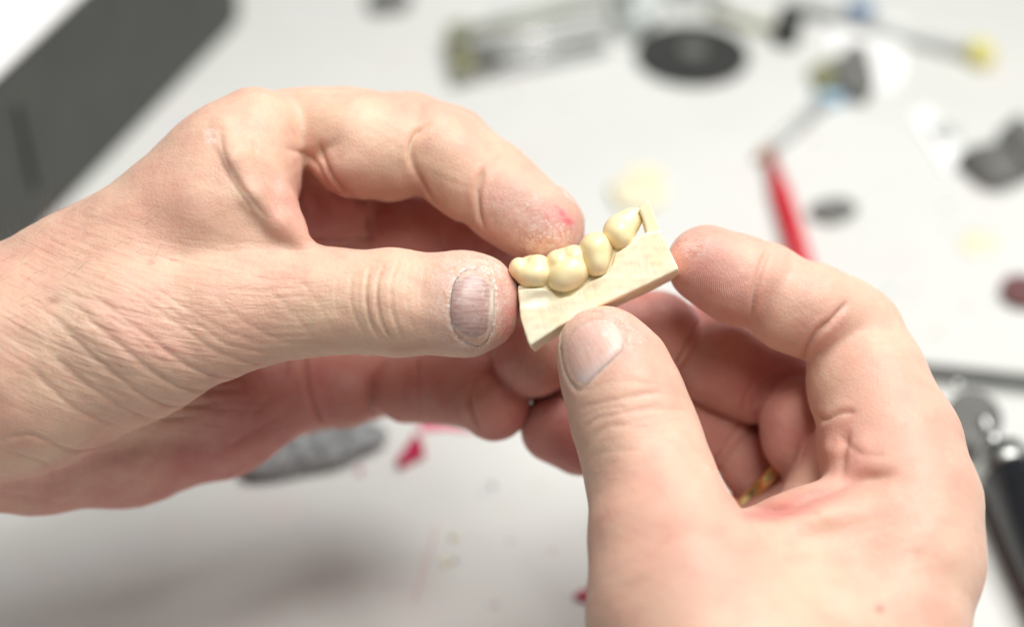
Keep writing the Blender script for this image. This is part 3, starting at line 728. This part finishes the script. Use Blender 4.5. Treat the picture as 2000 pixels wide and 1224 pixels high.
# ------------------------------------------------------------------ gold ring on the right ring finger
def torus(name, c, axis, R, hw, th, mat, parent=None):
    axis = np.array(axis, float); axis /= np.linalg.norm(axis)
    a = np.cross(axis, [0, 0, 1.0]); a /= np.linalg.norm(a); b = np.cross(axis, a)
    prof = [(-hw, 0), (-hw*0.85, th*0.8), (-hw*0.4, th*1.1), (hw*0.4, th*1.1), (hw*0.85, th*0.8), (hw, 0), (hw*.8, -0.2), (-hw*.8, -0.2)]
    V, Fc, n = [], [], 72
    for i in range(n):
        t = 2*math.pi*i/n; e = a*math.cos(t)+b*math.sin(t)
        for (x, r) in prof: V.append(c+axis*x+e*(R+r))
    m = len(prof)
    for i in range(n):
        for j in range(m): Fc.append((i*m+j, i*m+(j+1) % m, ((i+1) % n)*m+(j+1) % m, ((i+1) % n)*m+j))
    return make_obj(name, np.array(V), np.array(Fc), mat, parent)
gm = NT('worn_gold'); gm.col((0.86, 0.64, 0.28)); gm.set(gm.b, Metallic=1.0, Roughness=0.2)
gm.l(gm.bump(gm.noise(gm.coord(), 700, 2), 0.2, 0.0001), gm.b.inputs['Normal'])
cA, cB = P(1474, 908, -40), P(1560, 990, -37)
tag(torus('ring', P(1500, 940, -37.5), cB-cA, rp(80, -38)+0.35, 1.9, 1.0, gm.m), 'gold band worn low on a finger of the right hand', 'ring')

# ------------------------------------------------------------------ things lying on the table
def D(x, y, h=0): return T(x, y, h)
def prism(name, pts, h0, h1, mat, parent=None, smooth=False, bev=0.0):
    """outline in photo pixels laid on the table plane at height h0, raised to h1 (mm)"""
    b = [D(x, y, 0) for x, y in pts]; ar = sum(b[i][0]*b[(i+1) % len(b)][1]-b[(i+1) % len(b)][0]*b[i][1] for i in range(len(b)))
    if ar < 0: b = b[::-1]
    n = len(b); V = [(p[0], p[1], h0) for p in b]+[(p[0], p[1], h1) for p in b]
    Fc = [tuple(range(n-1, -1, -1)), tuple(range(n, 2*n))]+[(i, (i+1) % n, n+(i+1) % n, n+i) for i in range(n)]
    o = make_obj(name, np.array(V), Fc, mat, parent, smooth, cam_space=False)
    if bev: md = o.modifiers.new('edge', 'BEVEL'); md.width = bev*MM; md.segments = 3
    return o
def rod(name, a, b, r1, r2, mat, parent=None, n=24, prof=None):
    """turned part from a to b (world mm); prof: [(t, radius)]"""
    a = np.array(a, float); b = np.array(b, float); ax = b-a; L = np.linalg.norm(ax); ax /= L
    u = np.cross(ax, [0, 0, 1.0]) if abs(ax[2]) < 0.95 else np.cross(ax, [1.0, 0, 0]); u /= np.linalg.norm(u); w_ = np.cross(ax, u)
    prof = prof or [(0, r1), (1, r2)]; V = []; Fc = []
    for t, r in prof:
        for i in range(n): q = 2*math.pi*i/n; V.append(a+ax*L*t+(u*math.cos(q)+w_*math.sin(q))*r)
    m = len(prof)
    for k in range(m-1):
        for i in range(n): j = (i+1) % n; Fc.append((k*n+i, k*n+j, (k+1)*n+j, (k+1)*n+i))
    Fc.append(tuple(range(n-1, -1, -1))); Fc.append(tuple((m-1)*n+i for i in range(n)))
    o = make_obj(name, np.array(V), Fc, mat, parent, True, cam_space=False)
    o.data.polygons[len(Fc)-1].use_smooth = False; o.data.polygons[len(Fc)-2].use_smooth = False
    return o
def lump(name, x, y, rx, ry, rz, mat, parent=None, rough=0.2, seed=1, ang=0, hz=None, sub=4, fq=2.2):
    """an irregular pebble of material resting on the table; radii in mm"""
    import bmesh
    bm = bmesh.new(); bmesh.ops.create_icosphere(bm, subdivisions=sub, radius=1.0)
    r = np.random.default_rng(seed); K = r.normal(size=(14, 3))*fq; ph = r.uniform(0, 6.28, 14)
    V = np.array([list(q.co) for q in bm.verts]); Fc = [tuple(q.index for q in p.verts) for p in bm.faces]; bm.free()
    V = V*(1+rough*(np.sin(V@K.T+ph).sum(1)/3.0))[:, None]
    V[:, 2] = np.maximum(V[:, 2], -0.6)
    t = math.radians(ang); X = V[:, 0]*rx; Y = V[:, 1]*ry
    c = D(x, y, hz if hz is not None else rz*0.6); V = np.stack([c[0]+X*math.cos(t)-Y*math.sin(t), c[1]+X*math.sin(t)+Y*math.cos(t), V[:, 2]*rz], 1)
    V[:, 2] += -V[:, 2].min()+0.05
    return make_obj(name, V, Fc, mat, parent, True, cam_space=False)
darkg = simple('dark_grey_plastic', (0.055, 0.057, 0.052), 0.55, var=0.12)
black = simple('black_rubber', (0.012, 0.013, 0.016), 0.38)
blackm = simple('black_matt', (0.03, 0.031, 0.029), 0.7)
steel = simple('brushed_steel', (0.62, 0.62, 0.60), 0.28, 1.0, bump=0.0002)
dsteel = simple('stained_steel', (0.45, 0.46, 0.44), 0.33, 0.9, var=0.6, vscale=350)
palegrey = simple('pale_grey_plastic', (0.60, 0.64, 0.62), 0.4)
olive = simple('olive_brass', (0.30, 0.30, 0.17), 0.5, 0.3)
red = simple('red_paint', (0.60, 0.015, 0.03), 0.35)
wax = simple('crimson_wax', (0.42, 0.008, 0.06), 0.35, sss=0.2)
pink = simple('pink_wax', (0.80, 0.13, 0.24), 0.4, sss=0.3)
yel = simple('yellow_wax', (0.80, 0.74, 0.54), 0.5, sss=0.2)
byel = simple('bright_yellow_plastic', (0.72, 0.66, 0.24), 0.45)
blue = simple('blue_plastic', (0.05, 0.17, 0.36), 0.45)
pblue = simple('pale_blue_plastic', (0.30, 0.50, 0.66), 0.45)
white = simple('white_card', (0.93, 0.93, 0.92), 0.6, var=0.02)
stone = simple('grey_stone', (0.15, 0.15, 0.14), 0.7, var=0.3, bump=0.0004)
lead = simple('pale_grey_metal', (0.48, 0.49, 0.48), 0.5, 0.2)
brown = simple('brown_wood', (0.40, 0.22, 0.12), 0.6)
dred = simple('dark_red_metal', (0.16, 0.07, 0.07), 0.45)

pgl = simple('clear_grey_plastic', (0.58, 0.61, 0.58), 0.25)
# equipment box, upper left
b0 = D(0, 530); b1 = D(425, 88)
def fit_h(px, yb, yt):
    H = 40.0
    for _ in range(60):
        q = px_of(to_cam(D(px, yb)+np.array([0, 0, H]))[None])[0]; H += (q[1]-yt)*0.05
    return H
h0_, h1_ = fit_h(10, 519, 200), fit_h(190, 332, 13); s0_, s1_ = D(10, 519), D(190, 332)
ex = (b1-b0)/np.linalg.norm(b1-b0); nb = np.array([-ex[1], ex[0], 0])      # away from the camera
g_ = (h1_-h0_)/np.linalg.norm(s1_-s0_); ht = lambda p: h0_+g_*float((np.asarray(p)-s0_)@ex); H = h0_
A0 = b0-ex*160; A1 = b1+ex*12; R_ = 34
pts = [A0]+[A1]
for i in range(1, 9):
    t = i/8*math.pi/2; pts.append(A1+ex*R_*math.sin(t)+nb*R_*(1-math.cos(t)))
pts += [A1+ex*R_+nb*230, A0+nb*230]
def slab(name, pts, h0, h1, mat, parent, bev):
    n = len(pts); V = [(p[0], p[1], h0(p)) for p in pts]+[(p[0], p[1], h1(p)) for p in pts]
    Fc = [tuple(range(n-1, -1, -1)), tuple(range(n, 2*n))]+[(i, (i+1) % n, n+(i+1) % n, n+i) for i in range(n)]
    o = make_obj(name, np.array(V), Fc, mat, parent, False, cam_space=False)
    md = o.modifiers.new('edge', 'BEVEL'); md.width = bev*MM; md.segments = 3; md.limit_method = 'ANGLE'; return o
bx = empty('equipment_case', (b0+b1)/2)
tag(bx, 'dark grey case with a white top filling the upper left corner', 'case')
slab('case_body', pts, lambda p: 0.05, lambda p: ht(p)-3, darkg, bx, 1.0)
slab('case_lid', pts, lambda p: ht(p)-2.99, ht, white, bx, 0.8)
o = make_obj('latch', np.array([b0+ex*26-nb*1.2+np.array([0, 0, H*0.25]), b0+ex*27.6-nb*1.2+np.array([0, 0, H*0.25]), b0+ex*27.4-nb*1.2+np.array([0, 0, H*0.75]),
    b0+ex*26+nb*1+np.array([0, 0, H*0.25]), b0+ex*27.6+nb*1+np.array([0, 0, H*0.25]), b0+ex*27.4+nb*1+np.array([0, 0, H*0.75])]), [(0,1,2),(3,5,4),(0,3,4,1),(1,4,5,2),(2,5,3,0)], black, bx, False, cam_space=False)

# wire and clear plastic holder, top centre
hd = empty('wire_holder', D(1030, 90)); tag(hd, 'pale wire and plastic holder with an olive end, left of the black disc', 'holder')
rod('rail', D(880, 75, 12), D(1200, 8, 12), 1.1, 1.1, lead, hd); rod('rail', D(885, 160, 3), D(1190, 95, 3), 1.0, 1.0, lead, hd); rod('rail', D(900, 105, 8), D(1190, 62, 8), 1.3, 1.3, lead, hd)
prism('end_cap', [(872,85),(915,75),(925,160),(890,172)], 0.1, 9, olive, hd, bev=1); lump('clamp_jaw', 950, 118, 7, 4, 5, stone, hd, 0.15, 4)
rod('rail', D(935, 130, 5), D(1180, 82, 5), 0.9, 0.9, steel, hd); rod('rail', D(895, 62, 6), D(1190, -5, 6), 1.2, 1.2, olive, hd); rod('rail', D(905, 92, 10), D(1195, 48, 10), 0.8, 0.8, steel, hd)
prism('upper_plate', [(960,30),(1180,-15),(1190,10),(965,48)], 0.1, 1.5, palegrey, hd, bev=1)
# black cutting disc
dk = empty('cutting_disc', D(1350, 100)); tag(dk, 'large black cutting disc lying flat with a grey hub', 'disc')
c = D(1352, 104, 2); R = (D(1455, 104, 2)-D(1250, 104, 2))[0]/2*1.08
rod('disc_body', c-[0, 0, 0.5], c+[0, 0, 0.5], R, R, blackm, dk, 64); rod('hub', c+[0, 0, 0.5], c+[0, 0, 2.5], 6, 5, stone, dk)
mo = empty('chuck', D(1235, 60)); tag(mo, 'pale metal chuck block touching the left rim of the black disc', 'chuck')
prism('chuck_body', [(1195,-10),(1290,-20),(1300,35),(1262,75),(1225,85),(1200,60)], 0.1, 9, palegrey, mo, bev=2)
prism('chuck_slot', [(1205,25),(1225,20),(1240,60),(1218,70)], 9, 10.5, stone, mo, bev=0.3)
tag(rod('wooden_stick', D(1385, 22, 2), D(1520, 62, 2), 2.2, 2.2, olive), 'thin olive stick lying behind the black disc', 'stick')
tag(prism('foil_scrap', [(1290,-20),(1400,-25),(1420,10),(1330,25)], 0.1, 3, lead, bev=.5), 'pale metal scrap above the black disc at the frame edge', 'scrap')
cp = empty('rubber_cap', D(1536, 70)); tag(cp, 'small upright black rubber cap right of the black disc', 'cap')
rod('cap_body', D(1534, 84, 0.2), D(1534, 84, 0.2)+[1.2, 2, 15], 4.4, 4.0, blackm, cp, prof=[(0, 4.6), (0.1, 5.2), (0.9, 4.9), (1, 4.0)])
# long probe with blue collar and yellow end
pr = empty('probe', D(1700, 60)); tag(pr, 'long grey probe with a blue collar and a yellow end, upper right', 'probe')
rod('shaft', D(1560, 14, 3), D(1900, 104, 3), 2.6, 2.6, lead, pr); lump('collar', 1678, 20, 6, 4.5, 4.5, blue, pr, 0.05, 3)
lump('end_bead', 1914, 104, 6.2, 7.5, 6, byel, pr, 0.05, 5)
tag(prism('paper_square', [(1612,52),(1762,42),(1766,150),(1735,182),(1640,165)], 0.1, 0.5, white), 'white paper square under the grey clip in the upper right', 'paper')
cl = empty('grey_clip', D(1650, 165)); tag(cl, 'dark grey triangular clip with a pale blue tip on the white paper', 'clip')
prism('clip_body', [(1655,105),(1690,112),(1706,180),(1690,208),(1640,196),(1618,160)], 0.6, 6, stone, cl, bev=1); prism('clip_jaw', [(1575,150),(1640,118),(1650,175),(1600,190)], 0.6, 4, olive, cl, bev=1)
lump('clip_tip', 1618, 194, 6, 3.5, 3, pblue, cl, 0.05, 8)
bs = empty('brush', D(1545, 250)); tag(bs, 'grey handled brush with a brown tip, pointing at the red pencil', 'brush')
rod('handle', D(1608, 200, 2.5), D(1498, 296, 2.5), 2.6, 2.0, lead, bs); rod('brush_tip', D(1500, 294, 2.5), D(1476, 312, 1.5), 2.4, 1.2, brown, bs)
rd = empty('red_pencil', D(1540, 420)); tag(rd, 'red pencil lying behind the index finger of the right hand', 'pencil')
a = D(1506, 312, 3.6); b = D(1605, 640, 3.6); rod('pencil_barrel', a, b, 4, 4, red, rd, prof=[(0, 1.8), (0.22, 3.5), (1, 3.8)]); rod('pencil_tip', a-(b-a)*0.03, a, 0.6, 2.2, brown, rd)
tag(lump('grey_flake', 1627, 409, 8.0, 6.5, 2.6, stone, None, 0.12, 12), 'small dark grey flake right of the red pencil', 'flake')
tag(prism('yellow_wax_piece', [(1188,372),(1225,352),(1232,332),(1292,338),(1300,398),(1262,418),(1205,412)], 0.1, 3.0, yel, bev=0.8), 'pale yellow wax piece on the table directly behind the tooth model', 'wax piece')
tag(prism('white_strip', [(1778,232),(1812,215),(1888,312),(1850,345)], 0.1, 1.2, white), 'white card strip left of the grey stone pieces', 'card strip')
tag(lump('stone_piece', 1938, 322, 11, 9, 7, stone, None, 0.18, 21), 'dark grey stone piece at the right edge, nearer of two', 'stone')
tag(lump('stone_piece', 1990, 285, 7, 12, 8, stone, None, 0.16, 22), 'dark grey stone piece at the right edge, further of two', 'stone')
tag(lump('glass_bead', 1846, 262, 5, 5, 2.5, lead, None, 0.1, 23), 'small pale grey bead beside the white card strip', 'bead')
tag(lump('wax_flake', 1912, 474, 8, 5, 1.0, yel, None, 0.15, 24), 'faint pale yellow wax flake near the right edge', 'wax flake')
c = D(1998, 566, 3); tag(rod('metal_button', c-[0, 0, 2.5], c+[0, 0, 1], 7, 7, dred, None, 40), 'dark reddish round metal button cut off by the right edge', 'button')
rl = empty('steel_ruler', D(1900, 730)); tag(rl, 'steel ruler edge lying behind the black handpiece', 'ruler')
prism('ruler_blade', [(1700,716),(2080,758),(2090,782),(1700,742)], 0.1, 1.4, steel, rl); prism('ruler_edge', [(1700,708),(2080,746),(2080,757),(1700,715)], 0.1, 2.2, stone, rl)
# handpiece with separating disc
hp = empty('handpiece', D(1960, 960)); tag(hp, 'black rotary handpiece with steel nose and small grey disc, lower right', 'handpiece')
c1 = D(1968, 918, 12); c2 = D(2110, 1210, 12); ax = (c2-c1)/np.linalg.norm(c2-c1)
rod('grip', c1+ax*2, c2, 8, 8, black, hp, 48, [(0, 7.2), (0.02, 8.2), (0.5, 8.8), (0.9, 8.8), (1, 7)])
rod('nose', c1-ax*6.5, c1+ax*1.98, 6, 7, dsteel, hp, 48, [(0, 6.2), (0.12, 7.4), (0.35, 7.2), (0.4, 7.7), (0.9, 7.8), (1, 7.0)])
rod('shank', c1-ax*21, c1-ax*6.5, 1.3, 1.3, steel, hp, prof=[(0, 1.0), (0.1, 2.0), (0.2, 2.0), (0.28, 1.1), (0.5, 1.1), (0.55, 2.1), (0.65, 2.1), (0.72, 1.2), (1, 1.2)]); q = c1-ax*17
import mathutils
rod('grinding_disc', q-ax*0.4+[-3.0, 3.4, 0], q+ax*0.1+[-3.0, 3.4, 1.0], 8.2, 8.2, stone, hp, 48)
lump('mandrel_screw', 1856, 806, 1.9, 1.9, 1.9, steel, hp, 0.0, 3, sub=3).location.z += 0.011
# crumpled foil under the left hand
fo = lump('crumpled_foil', 612, 872, 20, 8.5, 5, None, None, 0.10, 31, 24, sub=5, fq=3.0)
fm = NT('crumpled_grey_foil'); fv = fm.coord(); fm.col(fm.ramp(fm.noise(fv, 240, 5, 0.7), (0.35, (0.16, 0.16, 0.165)), (0.6, (0.52, 0.54, 0.55)))); fm.set(fm.b, Metallic=0.4, Roughness=0.42)
fm.l(fm.bump(fm.noise(fv, 260, 5, 0.7, 1.0), 1.0, 0.002), fm.b.inputs['Normal']); fo.data.materials.clear(); fo.data.materials.append(fm.m)
tag(fo, 'crumpled grey foil lying under the fingers of the left hand', 'foil')
# wax chips and specks
tag(prism('wax_chip', [(812,852),(826,872),(830,896),(805,906),(782,920),(774,908),(796,878)], 0.1, 2.4, wax, bev=0.5), 'crimson wax chip on the paper below the left fingertips', 'wax chip')
tag(prism('wax_sheet', [(815,810),(900,815),(925,842),(870,838),(822,842)], 0.1, 1.0, pink, bev=0.3), 'pink wax sheet scrap partly hidden by the left fingertips', 'wax scrap')
tag(prism('wax_chip', [(1120,1168),(1140,1156),(1190,1150),(1190,1178),(1142,1176)], 0.1, 1.5, wax), 'dark crimson chip touching the right wrist at the bottom', 'wax chip')
tag(prism('wax_crumb', [(862,1094),(872,1090),(880,1096),(878,1106),(866,1106)], 0.1, 0.7, yel), 'tiny yellow wax crumb on the paper at bottom centre', 'crumb')
spk = [(945,962,5,11,(0.52,0.52,0.62)), (966,1182,9,6,(0.55,0.42,0.48)), (1755,520,13,7,(0.78,0.58,0.60)), (1885,600,18,7,(0.80,0.60,0.63)), (1790,565,14,8,(0.80,0.62,0.64)), (350,255,22,14,(0.60,0.66,0.72)), (1715,215,10,6,(0.66,0.68,0.66)), (805,985,6,4,(0.6,0.58,0.62)), (1620,280,9,6,(0.62,0.64,0.63))]
names = ['blue grey', 'mauve', 'pink', 'rose', 'dusty pink', 'pale blue', 'grey green', 'dull lilac', 'light grey']
where = ['below the left fingertips', 'at the bottom edge', 'above the steel ruler', 'left of the reddish button', 'between finger and steel ruler', 'between case and left hand', 'under the white paper', 'below the crimson chip', 'right of the grey brush']
for (x, y, rx, ry, col), nme, wh in zip(spk, names, where):
    pts_ = [(x+rx*math.cos(t)*rng.uniform(.6, 1.2), y+ry*math.sin(t)*rng.uniform(.6, 1.2)) for t in np.linspace(0, 2*math.pi, 10)[:-1]]
    tag(prism('smudge', pts_, 0.02, 0.15, simple('smudge_'+nme.replace(' ', '_'), col, 0.8)), nme+' smudge on the white paper '+wh, 'smudge', 'smudges on the bench paper')
sp = smooth_path([(851, 1025, 0), (845, 1060, 0), (832, 1095, 0), (822, 1135, 0), (808, 1175, 0)], 8)
L_ = [(x-2.2, y) for x, y, _ in sp]+[(x+2.2, y) for x, y, _ in sp[::-1]]
tag(prism('pencil_line', L_, 0.02, 0.12, simple('faint_red_line', (0.66, 0.42, 0.43), 0.8)), 'faint red pencil line on the paper at bottom centre', 'line')
tag(lump('dark_scrap', 762, 2, 9, 7, 5, stone, None, 0.15, 41), 'blurred grey scrap at the top edge above the left hand', 'scrap')

# loose crumbs and dust grains, too alike to tell apart
crumb_y = simple('cream_crumb', (0.74, 0.66, 0.42), 0.6); crumb_p = simple('pink_crumb', (0.62, 0.16, 0.24), 0.5); crumb_g = simple('grey_crumb', (0.22, 0.22, 0.22), 0.6)
kinds = [('wax_crumb', crumb_y, 'tiny cream crumb scattered on the white bench paper', 'cream crumbs on the paper', 12), ('pink_crumb', crumb_p, 'tiny pink crumb scattered on the white bench paper', 'pink crumbs on the paper', 10), ('grey_grain', crumb_g, 'tiny grey grain scattered on the white bench paper', 'grey grains on the paper', 12)]
cr = np.random.default_rng(19)
for nm, mt, lab, grp, cnt in kinds:
    src = lump(nm, 900, 1150, 0.9, 0.6, 0.35, mt, None, 0.2, 51, sub=2)
    for i in range(cnt):
        x, y = [(cr.uniform(640, 1130), cr.uniform(880, 1215)), (cr.uniform(1180, 1990), cr.uniform(240, 560)), (cr.uniform(1700, 1990), cr.uniform(420, 690)), (cr.uniform(300, 1200), cr.uniform(20, 330))][int(cr.integers(0, 4))]
        o = src if i == 0 else src.copy()
        if i: C.objects.link(o)
        p = D(x, y); o.location = (p[0]*MM, p[1]*MM, 0.00005); o.rotation_euler = (0, 0, cr.uniform(0, 6.28)); k = cr.uniform(0.5, 1.6); o.scale = (k, k, k)
        tag(o, lab, 'crumb', grp)
